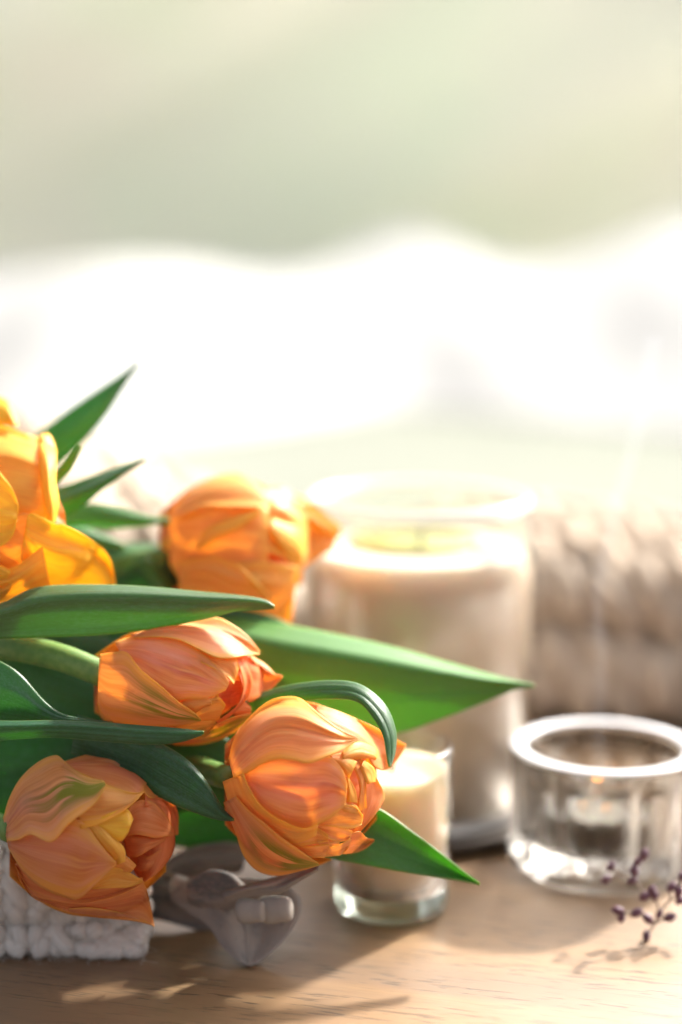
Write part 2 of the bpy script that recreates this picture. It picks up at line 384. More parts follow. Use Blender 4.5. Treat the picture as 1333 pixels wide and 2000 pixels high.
# ================================================================ beige knitted blanket, folded in two
def blanket():
    nx, ns = 330, 170; V = []
    # cross-section of the fold stack (distance back, height): lower fold, crease, upper fold
    prof = catmull([(.05, .001), (.0, .012), (-.008, .030), (.004, .049), (.035, .054), (.042, .058), (.016, .064), (.010, .080), (.022, .097), (.055, .106), (.11, .110), (.16, .104), (.19, .07), (.20, .002)], ns)
    d = np.gradient(prof, axis=0); nrm = np.stack([d[:, 1], -d[:, 0]], 1); nrm /= np.linalg.norm(nrm, axis=1)[:, None]
    arc = np.concatenate([[0], np.cumsum(np.linalg.norm(np.diff(prof, axis=0), axis=1))])
    for i in range(nx):
        x = -.42 + 1.05 * i / (nx - 1)
        hs = .86 + .60 * max(0, min(1, (-.02 - x) / .16)) ** 1.3 - .10 * max(0, min(1, (x - .22) / .25)) + .06 * math.sin(x * 15 + .6) - .25 * max(0, 1 - abs(x + .0) / .09)
        yb = .93 + .015 * math.sin(x * 9 + 1) - .05 * max(0, x - .1)
        for j in range(ns):
            a = arc[j]
            col = (x + .45 * a) / .050; row = a / .036 + (.5 if int(math.floor(col)) % 2 else 0)
            fx = col - math.floor(col); v1 = abs(fx - .5) * 2
            # V stitches: two slanting plump strands per column
            st = abs(math.sin(math.pi * (row + (.9 * v1)))) ** .7 * (1 - .85 * (1 - min(1, (1 - abs(2 * abs(fx - .5) - .5) * 2) * 1.6)))
            bump = .013 * st
            V.append((x, yb + prof[j, 0] + nrm[j, 0] * bump * -1, max(.0005, prof[j, 1] * hs + nrm[j, 1] * bump * -1)))
    o = mesh_obj('knitted_blanket', V, grid_faces(nx, ns), M['beige'])
    return tag(o, 'beige chunky knitted blanket folded in two behind the candles', 'blanket')
blanket()

# ================================================================ candles and glassware
# big jar candle on a dark saucer
J = Vector((( 815 - 666.5) / FPX * .834, .858, 0)); J.y = (.834 - 0.28 * math.sin(PITCH) + .0) / math.cos(PITCH)
J.y = (onplane(815, 1660)).y + .056
tr = thing('saucer', 'flat dark bronze saucer with a low rim under the big jar candle', 'saucer', (J.x, J.y, 0))
lathe('dish', [(.002, .0005), (.066, .0005), (.071, .004), (.0725, .0085), (.0705, .0087), (.066, .0045), (.060, .0035), (.002, .0035)], M['metal'], tr, (J.x, J.y, 0))
jc = thing('jar_candle', 'large blush pink candle poured in a clear glass jar behind the tulips', 'candle', (J.x, J.y, .004))
jz = .0042
jgl = lathe('glass_jar', [(.001, jz), (.053, jz), (.0560, jz + .003), (.0564, jz + .01), (.0562, .120), (.0545, .130), (.0522, .137), (.0518, .150), (.0512, .1522), (.0500, .1525), (.0494, .150), (.0494, .137), (.0510, .130), (.0534, .119), (.0536, jz + .006), (.001, jz + .005)], M['jar_glass'], jc, (J.x, J.y, 0), 96)
jwax = lathe('wax', [(.001, jz + .0055), (.0528, jz + .0065), (.0531, .118), (.0505, .1285), (.0495, .1300), (.047, .1290), (.001, .1275)], M['wax'], jc, (J.x, J.y, 0), 96)
lathe('reflection_disc', [(.0005, .1272), (.030, .1290), (.0315, .1296), (.0305, .1303), (.0005, .1300)], M['reflection_tint'], jwax, (J.x - .002, J.y + .017, .0006), 48)  # added olive disc on the wax, painting a yellow-green reflection
lathe('glass_rim', [(.0495, .1490), (.0488, .1515), (.0500, .1545), (.0515, .1552), (.0528, .1540), (.0532, .1510), (.0524, .1490)], M['rim_glass'], jgl, (J.x, J.y, 0), 96, close=True)
tube('wick', [(J.x, J.y, .127), (J.x + .0005, J.y, .133), (J.x + .002, J.y, .138)], [.0012, .0012, .001], M['wick'], jc, 8)
# small votive candle
Vp = onplane(768, 1818) + Vector((0, .0238, 0))
vc = thing('votive_candle', 'small cream candle in a clear straight glass with a thick bottom', 'candle', (Vp.x, Vp.y, 0))
lathe('glass_base', [(.001, .0006), (.020, .0006), (.0228, .0022), (.0235, .006), (.0237, .0118), (.0225, .0128), (.018, .0112), (.010, .0100), (.001, .0096)], M['thick_glass'], vc, (Vp.x, Vp.y, 0), 80)
lathe('glass_wall', [(.0238, .0119), (.0243, .04), (.0248, .0700), (.0244, .0710), (.0238, .0706), (.0229, .04), (.0226, .0131)], M['votive_glass'], vc, (Vp.x, Vp.y, 0), 80, close=True)
lathe('wax', [(.001, .0136), (.018, .0140), (.0222, .0160), (.0227, .04), (.0231, .0600), (.0222, .0612), (.020, .0600), (.001, .0590)], M['cream'], vc, (Vp.x, Vp.y, 0), 80)
tube('wick', [(Vp.x, Vp.y, .059), (Vp.x, Vp.y, .063), (Vp.x + .001, Vp.y, .066)], [.0009, .0009, .0007], M['wick'], vc, 8)
# heavy fluted tealight dish
Dp = onplane(1203, 1758) + Vector((0, .0405, 0))
td = thing('tealight_holder', 'heavy round clear glass tealight holder with fluted sides and a broad frosted rim', 'candle holder', (Dp.x, Dp.y, 0))
fl_n = 14
def flute(a, z, r):      # flat facets ground into the side, fading into the round foot and rim
    if r < .036: return 1
    k = min(1, max(0, (z - .006) / .004)) * min(1, max(0, (.0485 - z) / .003)); st = 2 * math.pi / fl_n
    return 1 - k + k * 1.02 * math.cos(math.pi / fl_n) ** 2.4 / math.cos((a % st) - st / 2) ** 2.4
outer = [(.001, .0006), (.036, .0006), (.0398, .003), (.0408, .008), (.0404, .012), (.0400, .03), (.0402, .043), (.0410, .048), (.0412, .0525)]
g = lathe('glass_body', outer + [(.0408, .0538), (.0344, .0538), (.0334, .0525), (.0316, .03), (.0290, .0135), (.026, .0120), (.001, .0118)], M['dish_glass'], td, (Dp.x, Dp.y, 0), 168, flute); edge_split(g, 14)
frost = N('frosted_rim_glass'); M['frost'] = frost.done(frost.pbsdf((.72, .72, .74), .35, None, Transmission_Weight=.15))
lathe('rim', [(.0347, .0539), (.0405, .0539), (.0411, .0545), (.0405, .0552), (.0349, .0552), (.0343, .0545)], M['frost'], td, (Dp.x, Dp.y, 0), 96, close=True)
tl = thing('tealight', 'small tealight with a glowing wick inside the fluted glass holder', 'candle', (Dp.x, Dp.y, .012))
lathe('tin_cup', [(.001, .0122), (.0185, .0122), (.0190, .013), (.0190, .026), (.0194, .0263), (.0186, .0263), (.0184, .0135), (.001, .0130)], M['alu'], tl, (Dp.x, Dp.y, 0), 48)
lathe('wax', [(.001, .0134), (.0182, .0134), (.0183, .0235), (.017, .0238), (.001, .0230)], M['tea'], tl, (Dp.x, Dp.y, 0), 48)
twk = tube('wick', [(Dp.x - .004, Dp.y, .023), (Dp.x - .004, Dp.y, .028), (Dp.x - .003, Dp.y, .031)], [.0008, .0008, .0006], M['wick'], tl, 8)
em = N('ember_glow'); e_ = em.n('Emission'); em.put(e_.inputs[0], (1, .35, .06)); e_.inputs[1].default_value = 9; M['ember'] = em.done(e_.outputs[0])
em_o = lathe('ember', [(.0001, -.0009), (.0008, -.0005), (.0009, 0), (.0007, .0006), (.0001, .0010)], M['ember'], twk, (Dp.x - .003, Dp.y, .032), 12)
# smoke from the wick
sm = N('smoke_wisp'); pv = sm.n('VolumePrincipled'); sm.put(pv.inputs['Color'], (.80, .86, .95)); pv.inputs['Density'].default_value = 7; pv.inputs['Anisotropy'].default_value = .2
M['smoke'] = sm.done(None, pv.outputs[0])
base = Vector((Dp.x - .003, Dp.y, .034))
spts = [base, base + Vector((.001, 0, .03)), base + Vector((.0005, 0, .06)), base + Vector((-.001, .002, .09)), base + Vector((.004, .002, .12)), base + Vector((.014, .003, .16)), base + Vector((.020, .003, .20))]
smk = tube('smoke', spts, [.0008, .0022, .0028, .0032, .0036, .0040, .0046], M['smoke'], None, 12, 60)
tag(smk, 'thin bluish wisp of smoke rising from the tealight', 'smoke', kind='stuff')
# __PLANTS__
# ================================================================ TULIPS
ZA = (.315, 0, 1440); ZB = (.315, 400, 1300); ZC = (.315, 160, 1130); ZD = (.315, 300, 880); ZE = (.22, 0, 760); ZF = (.36, 0, 1200)
def flower_core(body, D, parent, k=.80):
    """tight heart of the double flower, so that the cup is filled from every side"""
    V = []; n, m_ = 26, 16; uv = []
    for i in range(m_):
        ph = math.pi * i / (m_ - 1)
        for j in range(n):
            a = 2 * math.pi * j / n; rr = k * (1 + .05 * math.sin(5 * a + 3 * ph))
            px = body[0] + body[2] * rr * math.cos(ph); py = body[1] + body[3] * rr * math.sin(ph) * math.cos(a)
            V.append(at(px, py, D - body[4] * rr * math.sin(ph) * math.sin(a))); uv.append((i / (m_ - 1), j / n))
    o = mesh_obj('heart', V, grid_faces(m_, n, True), M['petal'], parent, True, uv)
    o['seed'] = 3.0; o['red'] = .7
    for q in ('pink', 'green', 'yellow'): o[q] = 0.0
    return o
def back_petals(body, D, parent, ang=0.0):
    """the far side of the cup: three broad petals behind the heart"""
    cx, cy, a, b, r = body
    for k in (-.62, 0, .62):
        rows = []
        for i in range(7):
            t = i / 6; x = cx + a * (-.95 + 1.85 * t); w_ = b * .52 * math.sin(math.pi * (.12 + .80 * t)) ** .7
            c = cy + k * b * .75 * math.sin(math.pi * (.15 + .7 * t)); rows.append((x, c - w_, x, c + w_))
        patch('petal', rows, D, M['petal'], parent, None, body, -1.0, back=True, nu=18, nv=12, props=dict(pink=.4))
def petals(specs, body, D, parent, zoom):
    for (lift, props, rows, *kw) in specs:
        kk = dict(kw[0]) if kw else {}
        patch('petal', rows, D, M['petal'], parent, zoom, body, lift, props=props, **kk)
lipR = lambda mm, s0=.75: (lambda s, u: mm * max(0, (s - s0) / (1 - s0)) ** 1.5)
lipL = lambda mm, s0=.25: (lambda s, u: mm * max(0, (s0 - s) / s0) ** 1.5)
vee = lambda mm: (lambda s, u: mm * (abs(2 * s - 1)))
arch = lambda mm: (lambda s, u: mm * (1 - (2 * s - 1) ** 2))
def ridge_at(s0, wdt, mm): return lambda s, u: mm * math.exp(-((s - s0) / wdt) ** 2) * math.sin(math.pi * min(1, u * 1.05))
def both(*fs): return lambda s, u: sum(f(s, u) for f in fs)

# ---- tulip resting on the white knit
D1 = .640; B1 = (176, 1640, 165, 152, .026)
t1 = thing('tulip', 'apricot double tulip with green blotches drooping over the white knitted wool', 'tulip', at(-60, 1640, .66), 'orange tulips in the bouquet')
flower_core((128, 1628, 150, 140, .022), D1, t1, .72); back_petals(B1, D1, t1)
petals([
 (-3, dict(red=.75), [(900,350,900,430),(980,372,965,425),(1060,400,1040,500),(1105,470,1065,570),(1107,600,1095,608)], dict(edge=1)),
 (-2, dict(red=.75), [(800,590,1086,600),(800,690,1082,690),(810,770,1038,775),(840,840,965,852),(880,890,900,895)], dict(prof=lambda s, u: -17 * (1 - s) ** 1.3, nv=26)),
 (-1, dict(red=.5), [(760,500,780,612),(850,398,860,606),(950,403,960,624),(1040,500,1040,616),(1094,597,1096,606)], dict(prof=lipL(1.5), dbase=-8)),
 (-4, dict(red=.55), [(770,605,790,740),(860,612,850,742),(960,620,930,697),(1050,613,1052,626)], dict(dbase=-9)),
 (-4.5, dict(red=.6), [(865,722,840,830),(920,738,895,830),(1000,690,968,812),(1055,640,1040,700)], dict(dbase=-8)),
 (-1, dict(red=.25, pink=.5), [(400,150,420,200),(520,112,560,250),(690,64,700,310),(800,100,800,348),(900,165,850,384),(937,240,880,345)], dict(prof=both(ridge_at(.35,.1,1.5), arch(1.0)))),
 (-2.5, dict(yellow=.3, red=.3), [(890,190,880,330),(935,240,930,376),(1000,290,975,368),(1063,322,1064,330)], dict(prof=lipL(2))),
 (1.6, dict(yellow=.25, pink=.2), [(440,190,500,570),(600,265,600,545),(720,312,685,505),(830,342,785,445),(906,330,855,384)], dict(prof=lipR(1.6), wob=.0009)),
 (.8, dict(yellow=.95), [(590,515,630,570),(700,462,700,622),(790,448,752,644),(828,505,795,595)], dict(prof=arch(1.5))),
 (1.2, dict(yellow=.6, pink=.2), [(620,512,540,552),(692,600,620,655),(772,690,700,745),(778,772,728,788)], dict(prof=arch(1.2))),
 (.2, dict(yellow=.2, red=.25), [(740,730,690,812),(790,742,750,832),(846,795,812,838)], dict(prof=arch(1))),
 (.3, dict(yellow=.45, pink=.2), [(550,915,570,940),(700,812,700,934),(800,838,800,930),(882,884,888,896)], dict(prof=lipR(1))),
 (-.5, dict(red=.45, pink=.3), [(95,785,100,800),(150,760,180,965),(300,850,330,1014),(500,930,500,1030),(650,920,660,1004),(800,880,800,955),(885,870,893,902)], dict(prof=lipR(3.5, .7))),
 (1.2, dict(red=.35, pink=.4), [(110,810,120,880),(180,930,200,990),(300,985,320,1045),(450,1012,430,1092),(620,1000,580,1114),(780,950,740,1129),(888,905,860,1142),(935,1040,932,1160),(957,1165,959,1174)], dict(prof=lipR(4.5, .6), nv=26)),
 (3.0, dict(pink=.5), [(430,1060,430,1092),(560,1055,570,1114),(700,1075,720,1128),(830,1108,850,1142),(930,1150,932,1163),(956,1168,958,1174)], dict(prof=arch(1.0), nv=12)),
 (2.4, dict(pink=.75), [(42,630,55,690),(180,540,150,838),(330,500,270,938),(450,500,400,993),(540,545,490,1002),(600,630,590,918),(670,718,672,838),(720,773,721,792)], dict(prof=both(ridge_at(.5,.05,-1.2), lipR(1.2)), dtip=1.5)),
 (5.2, dict(pink=.9, green=.75), [(22,500,45,645),(58,380,120,634),(130,252,195,603),(240,152,320,650),(345,111,420,542),(406,150,520,467),(520,238,600,397),(648,270,657,302)], dict(prof=both(lipR(3.2, .82), ridge_at(.3,.12,.8)), dtip=.5)),
], B1, D1, t1, ZA)

# ---- tulip under the curled leaf
D2 = .643; B2 = (592, 1533, 160, 166, .028)
t2 = thing('tulip', 'fully rounded orange double tulip under the leaf that arches over and hangs down', 'tulip', at(300, 1500, .66), 'orange tulips in the bouquet')
flower_core(B2, D2, t2, .8); back_petals(B2, D2, t2)
petals([
 (-6.5, dict(red=.25), [(600,225,650,330),(790,268,830,420),(960,338,960,500),(1100,403,1060,634),(1200,463,1150,634),(1249,487,1242,516)], dict(prof=both(lipL(3), arch(1.5)))),
 (-5, dict(red=.45), [(990,670,1066,690),(1000,780,1113,800),(980,880,1087,882),(955,960,1002,992),(890,1075,907,1087)], dict(prof=lipR(2.5, .5))),
 (-3, dict(red=.4, green=.3), [(880,1055,850,1168),(960,1028,920,1163),(1005,1068,985,1142),(1052,1078,1053,1088)], dict(prof=vee(2))),
 (-1.5, dict(yellow=.35), [(850,535,860,600),(950,472,960,580),(1060,515,1030,580),(1075,560,1060,585)], dict(prof=arch(3))),
 (-2.0, dict(red=.2, yellow=.2), [(850,548,830,580),(950,560,920,640),(1002,640,960,760),(1000,760,950,850),(1005,880,945,920)], dict(prof=both(arch(1.0), lipL(1.5)))),
 (-1.2, dict(yellow=.45), [(990,585,960,640),(1052,640,985,700),(1060,720,1010,735)], dict(prof=arch(1.5))),
 (-1.0, dict(yellow=.5), [(890,690,880,700),(935,770,885,790),(946,850,880,845)], dict(prof=arch(1.2))),
 (-.6, dict(yellow=.3), [(870,850,830,890),(930,860,880,920),(960,890,945,925)], dict(prof=arch(1.2))),
 (-.4, dict(yellow=.35), [(780,555,800,600),(862,543,850,645),(946,598,895,702)], dict(prof=arch(1.6))),
 (.0, dict(yellow=.3, pink=.2), [(710,970,735,992),(820,888,825,1003),(920,868,915,1010),(984,928,972,990)], dict(prof=both(lipR(1.2), lipL(.8)))),
 (-.3, dict(yellow=.15, pink=.5), [(680,985,690,1015),(800,985,780,1080),(900,1018,860,1090),(918,1028,902,1072)], dict(prof=lipR(1.5))),
 (.2, dict(yellow=.2, pink=.3), [(560,1125,580,1140),(660,1120,650,1187),(765,1108,725,1192),(775,1128,745,1190)], dict(prof=both(lipR(1.5), lipL(1)))),
 (.0, dict(yellow=.15, pink=.3), [(740,1130,735,1186),(820,1115,800,1182),(902,1078,850,1170),(908,1088,890,1130)], dict(prof=both(lipR(1.5)))),
 (.5, dict(yellow=.3, pink=.2), [(460,1045,515,1115),(570,1008,600,1120),(680,1000,700,1100),(768,1048,768,1088)], dict(prof=both(lipR(1.2), lipL(1)))),
 (.3, dict(yellow=.2, red=.1), [(700,1080,690,1110),(770,1085,760,1115),(835,1088,835,1118)], dict(prof=arch(1))),
 (1.6, dict(pink=.95), [(255,640,268,745),(380,560,350,890),(500,530,480,980),(640,540,620,1018),(770,560,742,968),(852,640,822,913),(885,735,875,863)], dict(prof=both(ridge_at(.45,.06,.9), ridge_at(.58,.05,-1.1), lipR(1.0, .8)), wob=.0005, ridge=.0003)),
 (2.6, dict(pink=.1, yellow=.35), [(238,665,112,720),(292,790,170,905),(372,892,280,1010),(480,962,410,1075),(602,1008,560,1100),(705,985,690,1055)], dict(prof=lipL(4.5, .30))),
 (4.0, dict(pink=.35, green=1.0), [(195,810,118,850),(280,903,188,1025),(380,983,238,1172),(480,1068,320,1268),(580,1138,440,1303),(650,1188,580,1277),(706,1224,708,1239)], dict(prof=both(lipL(1.5), ridge_at(.5,.12,1.0)), dtip=1)),
 (3.8, dict(pink=.5, yellow=.1), [(150,580,180,696),(186,440,260,668),(288,308,350,613),(400,218,450,580),(512,190,560,590),(604,208,650,607),(722,308,770,562),(852,403,862,517),(946,449,948,463)], dict(prof=both(ridge_at(.32,.06,1.3), ridge_at(.45,.05,-1.0), lipR(.8, .85)), dtip=1.5, ridge=.0003)),
], B2, D2, t2, ZB)

# ---- tulip between the long leaves
D3 = .654; B3 = (345, 1335, 168, 118, .022)
t3 = thing('tulip', 'half closed striped orange tulip with green tipped petal between two long leaves', 'tulip', at(100, 1290, .68), 'orange tulips in the bouquet')
flower_core(B3, D3, t3, .72); back_petals(B3, D3, t3)
petals([
 (-8, dict(red=1.0), [(820,690,850,800),(930,630,900,810),(1010,640,1000,760)], {}),
 (-5, dict(red=.55), [(940,480,990,650),(1050,476,1030,762),(1130,538,1100,737),(1190,588,1180,682),(1242,600,1243,612)], dict(prof=vee(2))),
 (-3, dict(red=.2, pink=.2), [(1040,476,1060,520),(1110,510,1110,560),(1160,550,1150,595),(1196,590,1185,605)], dict(prof=arch(2))),
 (-2.5, dict(red=.6), [(955,495,1000,495),(995,600,1052,600),(1000,690,1052,690),(960,790,1012,765),(838,885,852,922)], dict(prof=lipL(1.5, .5))),
 (-4, dict(red=.35), [(960,800,940,850),(1005,768,990,850),(1045,790,1040,845),(1052,830,1050,852)], dict(prof=arch(2))),
 (-2, dict(green=.9, pink=.1), [(540,925,570,1032),(700,928,720,1033),(840,900,850,1002),(950,856,950,953),(1052,838,1048,884)], dict(prof=lipL(1.5))),
 (-1, dict(yellow=.5, green=.4), [(550,905,590,922),(680,890,690,994),(792,882,772,974),(832,886,828,906)], dict(prof=lipR(1.5))),
 (-1, dict(yellow=.4), [(690,830,720,885),(800,755,760,885),(855,738,840,882),(893,785,860,850)], dict(prof=both(arch(1.0), lipL(1)))),
 (-.5, dict(yellow=.3, pink=.2), [(615,765,640,800),(700,732,690,838),(800,746,760,800),(806,776,800,790)], dict(prof=arch(1.5))),
 (-.5, dict(yellow=.3), [(790,745,800,765),(850,715,850,772)], dict(prof=arch(1))),
 (.2, dict(yellow=.3, pink=.3), [(700,420,740,520),(850,474,850,575),(952,485,905,615),(975,560,942,658)], dict(prof=lipR(1))),
 (1.2, dict(pink=1.0), [(205,395,260,500),(350,345,360,600),(480,340,470,700),(620,380,570,755),(742,450,660,745),(862,556,782,738),(916,648,893,694)], dict(prof=both(ridge_at(.33,.045,1.0), ridge_at(.45,.045,-1.2), ridge_at(.22,.04,-.8)), ridge=.0003)),
 (2.4, dict(pink=.45), [(300,345,320,368),(480,300,470,362),(620,278,600,380),(740,256,720,436),(838,241,830,489),(942,288,930,493),(1037,363,1040,473),(1105,444,1102,472)], dict(prof=both(ridge_at(.3,.1,1.0), lipR(.8)), dtip=1)),
 (4.2, dict(pink=.15, green=.9), [(112,470,98,770),(198,456,130,874),(282,458,240,908),(362,558,360,915),(482,658,470,918),(592,758,590,913),(692,828,690,893),(740,874,740,884)], dict(prof=both(lipL(1.2), ridge_at(.6,.15,1.0)), dtip=1)),
], B3, D3, t3, ZC)

# ---- soft-focus tulip in front of the jar candle
D4 = .725; B4 = (455, 1075, 150, 148, .030)
t4 = thing('tulip', 'ruffled orange tulip standing clear in front of the big jar candle', 'tulip', at(250, 1100, .74), 'orange tulips in the bouquet')
flower_core(B4, D4, t4, .74); back_petals(B4, D4, t4)
petals([
 (-12, dict(red=.35, yellow=0.50), [(840,250,860,800),(980,318,960,710),(1095,418,1060,645),(1168,478,1112,622)], dict(prof=both(lipL(5), vee(2)))),
 (-8, dict(yellow=0.90), [(840,260,850,420),(960,318,950,440),(1090,415,1070,520),(1168,475,1150,540)], dict(prof=arch(3))),
 (-3, dict(yellow=0.50, red=.1), [(690,235,700,620),(800,225,790,660),(900,300,890,705),(965,330,948,665)], dict(prof=both(ridge_at(.3,.1,3), ridge_at(.7,.1,3), lipR(3)))),
 (-1, dict(yellow=0.75), [(740,420,720,520),(820,450,800,620),(910,490,880,700),(945,640,900,710)], dict(prof=arch(3))),
 (-4, dict(red=.2), [(40,500,40,600),(90,430,120,640),(140,440,160,640)], {}),
 (-4, dict(yellow=0.80), [(45,540,40,600),(100,540,90,610),(150,550,150,620)], {}),
 (.5, dict(pink=.3, yellow=.25), [(100,400,100,700),(250,320,220,864),(450,320,420,904),(620,335,600,924),(710,355,710,954)], {}),
 (1.5, dict(pink=.3, yellow=0.35), [(145,690,165,874),(350,655,350,905),(520,690,560,1034),(660,690,720,1064),(800,700,842,1084),(893,720,873,955)], dict(prof=both(lipR(3), ridge_at(.35,.1,2)))),
 (3.5, dict(yellow=0.65), [(255,605,285,615),(320,488,400,545),(480,415,530,485),(655,355,665,385)], dict(prof=arch(2))),
 (3.0, dict(yellow=0.55), [(500,700,520,720),(570,740,620,840),(640,800,690,900),(720,900,740,960)], dict(prof=arch(2))),
 (3.0, dict(pink=.2, yellow=.3), [(105,385,125,430),(250,235,300,350),(400,158,480,350),(530,142,600,352),(642,206,692,352),(720,268,716,345)], dict(prof=both(lipR(3), arch(1.5)))),
], B4, D4, t4, ZD)

# ---- yellow-orange tulip cut by the frame
D5 = .672; B5 = (5, 1020, 190, 170, .030)
t5 = thing('tulip', 'wide open golden yellow tulip with frilled petals above the long leaf', 'tulip', at(-200, 1050, .70), 'orange tulips in the bouquet')
flower_core(B5, D5, t5, .62); back_petals((-20, 1010, 140, 140, .030), D5, t5)
petals([
 (-14, dict(yellow=1.00), [(-500,300,-350,500),(-300,120,-180,420),(-100,50,-50,360),(30,80,20,330),(100,140,60,330),(168,330,120,340)], dict(prof=arch(3))),
 (-9, dict(yellow=0.60), [(-300,600,-300,1100),(-100,350,-100,1150),(60,335,60,1150),(200,385,200,1150),(350,428,330,1180),(440,405,400,1195),(505,560,500,1050)], dict(prof=both(ridge_at(.3,.08,2), lipL(2)))),
 (-6, dict(yellow=1.00), [(372,400,350,420),(445,408,352,600),(503,560,360,800),(498,800,380,960),(528,1000,400,1100),(492,1195,440,1200)], dict(prof=arch(4))),
 (-10, dict(red=.6), [(60,780,100,1150),(200,790,200,1200),(345,790,320,1200)], {}),
 (-5, dict(red=.25, yellow=0.55), [(-200,1200,-200,1700),(50,1150,50,1700),(200,1100,200,1650),(320,1120,330,1500)], dict(prof=ridge_at(.5,.15,2))),
 (-2, dict(yellow=1.00), [(-350,500,-350,1400),(-150,560,-150,1440),(0,735,0,1400),(110,880,110,1310),(172,1040,150,1180)], dict(prof=both(lipR(3), ridge_at(.6,.1,2)))),
 (-3, dict(yellow=1.00), [(250,1120,180,1500),(300,1105,320,1720),(490,1195,520,1790),(570,1205,700,1810),(760,1300,880,1820),(960,1475,1000,1800),(1024,1700,1026,1740)], dict(prof=both(ridge_at(.4,.12,2.5), lipL(2)), wob=.0014)),
 (0, dict(yellow=0.75), [(-200,1560,-200,2000),(0,1600,0,1960),(150,1570,160,1880),(280,1470,330,1800),(380,1400,450,1760)], dict(prof=both(ridge_at(.35,.1,2), ridge_at(.7,.1,2)))),
 (1, dict(yellow=0.90), [(-200,1500,-200,1720),(0,1560,0,1700),(100,1620,60,1690)], dict(prof=arch(2))),
 (2, dict(yellow=0.65), [(-200,1750,-200,1950),(0,1770,0,1880),(110,1715,90,1780)], dict(prof=arch(2))),
], B5, D5, t5, ZE)

# ---- stems: from the back of each head, gathering out of the frame to the left
def stem(parent, pts, r=.0048):
    return tube('stem', pts, [r * .95] + [r] * (len(pts) - 1), M['stem'], parent, 14)
END = Vector((-.42, .74, .012))
stem(t1, [at(30, 1625, .635), at(-60, 1600, .66), at(-300, 1590, .70), END + Vector((0, -.02, -.004))])
stem(t2, [at(450, 1520, .645), at(330, 1490, .675), at(80, 1480, .69), at(-250, 1500, .71), END + Vector((0, .0, -.004))])
stem(t3, [at(205, 1318, .650), at(110, 1282, .655), at(0, 1262, .665), at(-200, 1260, .69), END + Vector((0, .01, .004))], .0053)
stem(t4, [at(330, 1085, .735), at(200, 1110, .735), at(0, 1180, .72), at(-250, 1280, .72), END + Vector((0, .02, .006))])
stem(t5, [at(-60, 1040, .70), at(-150, 1080, .71), at(-300, 1180, .72), END + Vector((0, .03, .012))])

# ---- leaves
def leaf(parent, rows, D, prof=None, zoom=None, **kw):
    props = dict(light=kw.pop('light', 0), olive=kw.pop('olive', 0)); kw.setdefault('wob', .0005); kw.setdefault('ridge', .00012); kw.setdefault('thick', .0007)
    if D < .69: D += .015
    return patch('leaf', rows, D, M['leaf'], parent, zoom, None, kw.pop('lift', 0), prof, props=props, **kw)
def fold(s0, top, bot):     # crease at s0: the far strip tips away by top mm, the near blade by bot mm
    return lambda s, u: (-top * (s0 - s) / s0 if s < s0 else -bot * (s - s0) / (1 - s0))
# long leaf across the front
leaf(t5, [(-200,1200,-200,1250),(-90,1185,-90,1250),(0,1180,0,1247),(60,1152,100,1244),(130,1143,200,1240),(260,1145,300,1228),(400,1157,400,1209),(480,1165,460,1193),(520,1173,515,1190),(536,1184,537,1187)], .628, fold(.20, 7, 5), olive=.22, dbase=14, nu=50)
# broad leaf with a bright folded edge, right of the bouquet
leaf(t2, [(360,1190,300,1330),(440,1198,420,1370),(540,1216,540,1420),(650,1237,660,1438),(770,1264,770,1434),(870,1292,860,1405),(955,1316,940,1374),(1010,1330,1005,1347),(1045,1338,1045,1342)], .672, fold(.20, 13, 4), light=.75, nu=50, thick=.0005)
# curled leaf arching over the round tulip
leaf(t2, [(420,1390,430,1420),(490,1362,500,1388),(560,1340,585,1370),(640,1330,650,1365),(702,1337,700,1372),(750,1374,733,1408),(772,1424,749,1440),(772,1465,755,1470),(763,1497,761,1498)], .606, fold(.30, 5, -2), olive=.12, nu=50, dbase=-45)
# leaf below the round tulip, edges rolled in
leaf(t2, [(540,1560,520,1650),(600,1562,560,1662),(690,1570,640,1676),(742,1581,720,1691),(800,1621,790,1704),(860,1666,850,1713),(905,1702,900,1720),(937,1725,937,1728)], .640, both(lipL(5, .28), lipR(5, .25)), light=.5, nu=44, nv=30)
# leaf between the two lower tulips
leaf(t1, [(150,1395,140,1470),(225,1418,215,1500),(280,1440,268,1520),(324,1457,300,1548),(362,1481,345,1573),(391,1510,385,1588),(416,1547,415,1598),(438,1583,440,1602),(457,1600,458,1602)], .616, both(ridge_at(.12,.05,1.5), arch(2.5)), zoom=None, dbase=-14)
# leaf lying across the middle
leaf(t3, [(-150,1405,-150,1455),(-40,1408,-40,1450),(40,1409,40,1443),(110,1408,110,1440),(200,1412,200,1447),(290,1419,290,1453),(350,1424,350,1449),(385,1428,385,1438),(399,1429,399,1432)], .608, fold(.30, 4, 3))
# dark broad leaf at the left edge
leaf(t3, [(-140,1250,-140,1420),(-40,1276,-40,1415),(10,1296,10,1414),(45,1322,45,1414),(85,1368,85,1414),(120,1394,120,1414),(170,1405,170,1414),(220,1411,220,1415)], .622, arch(2))
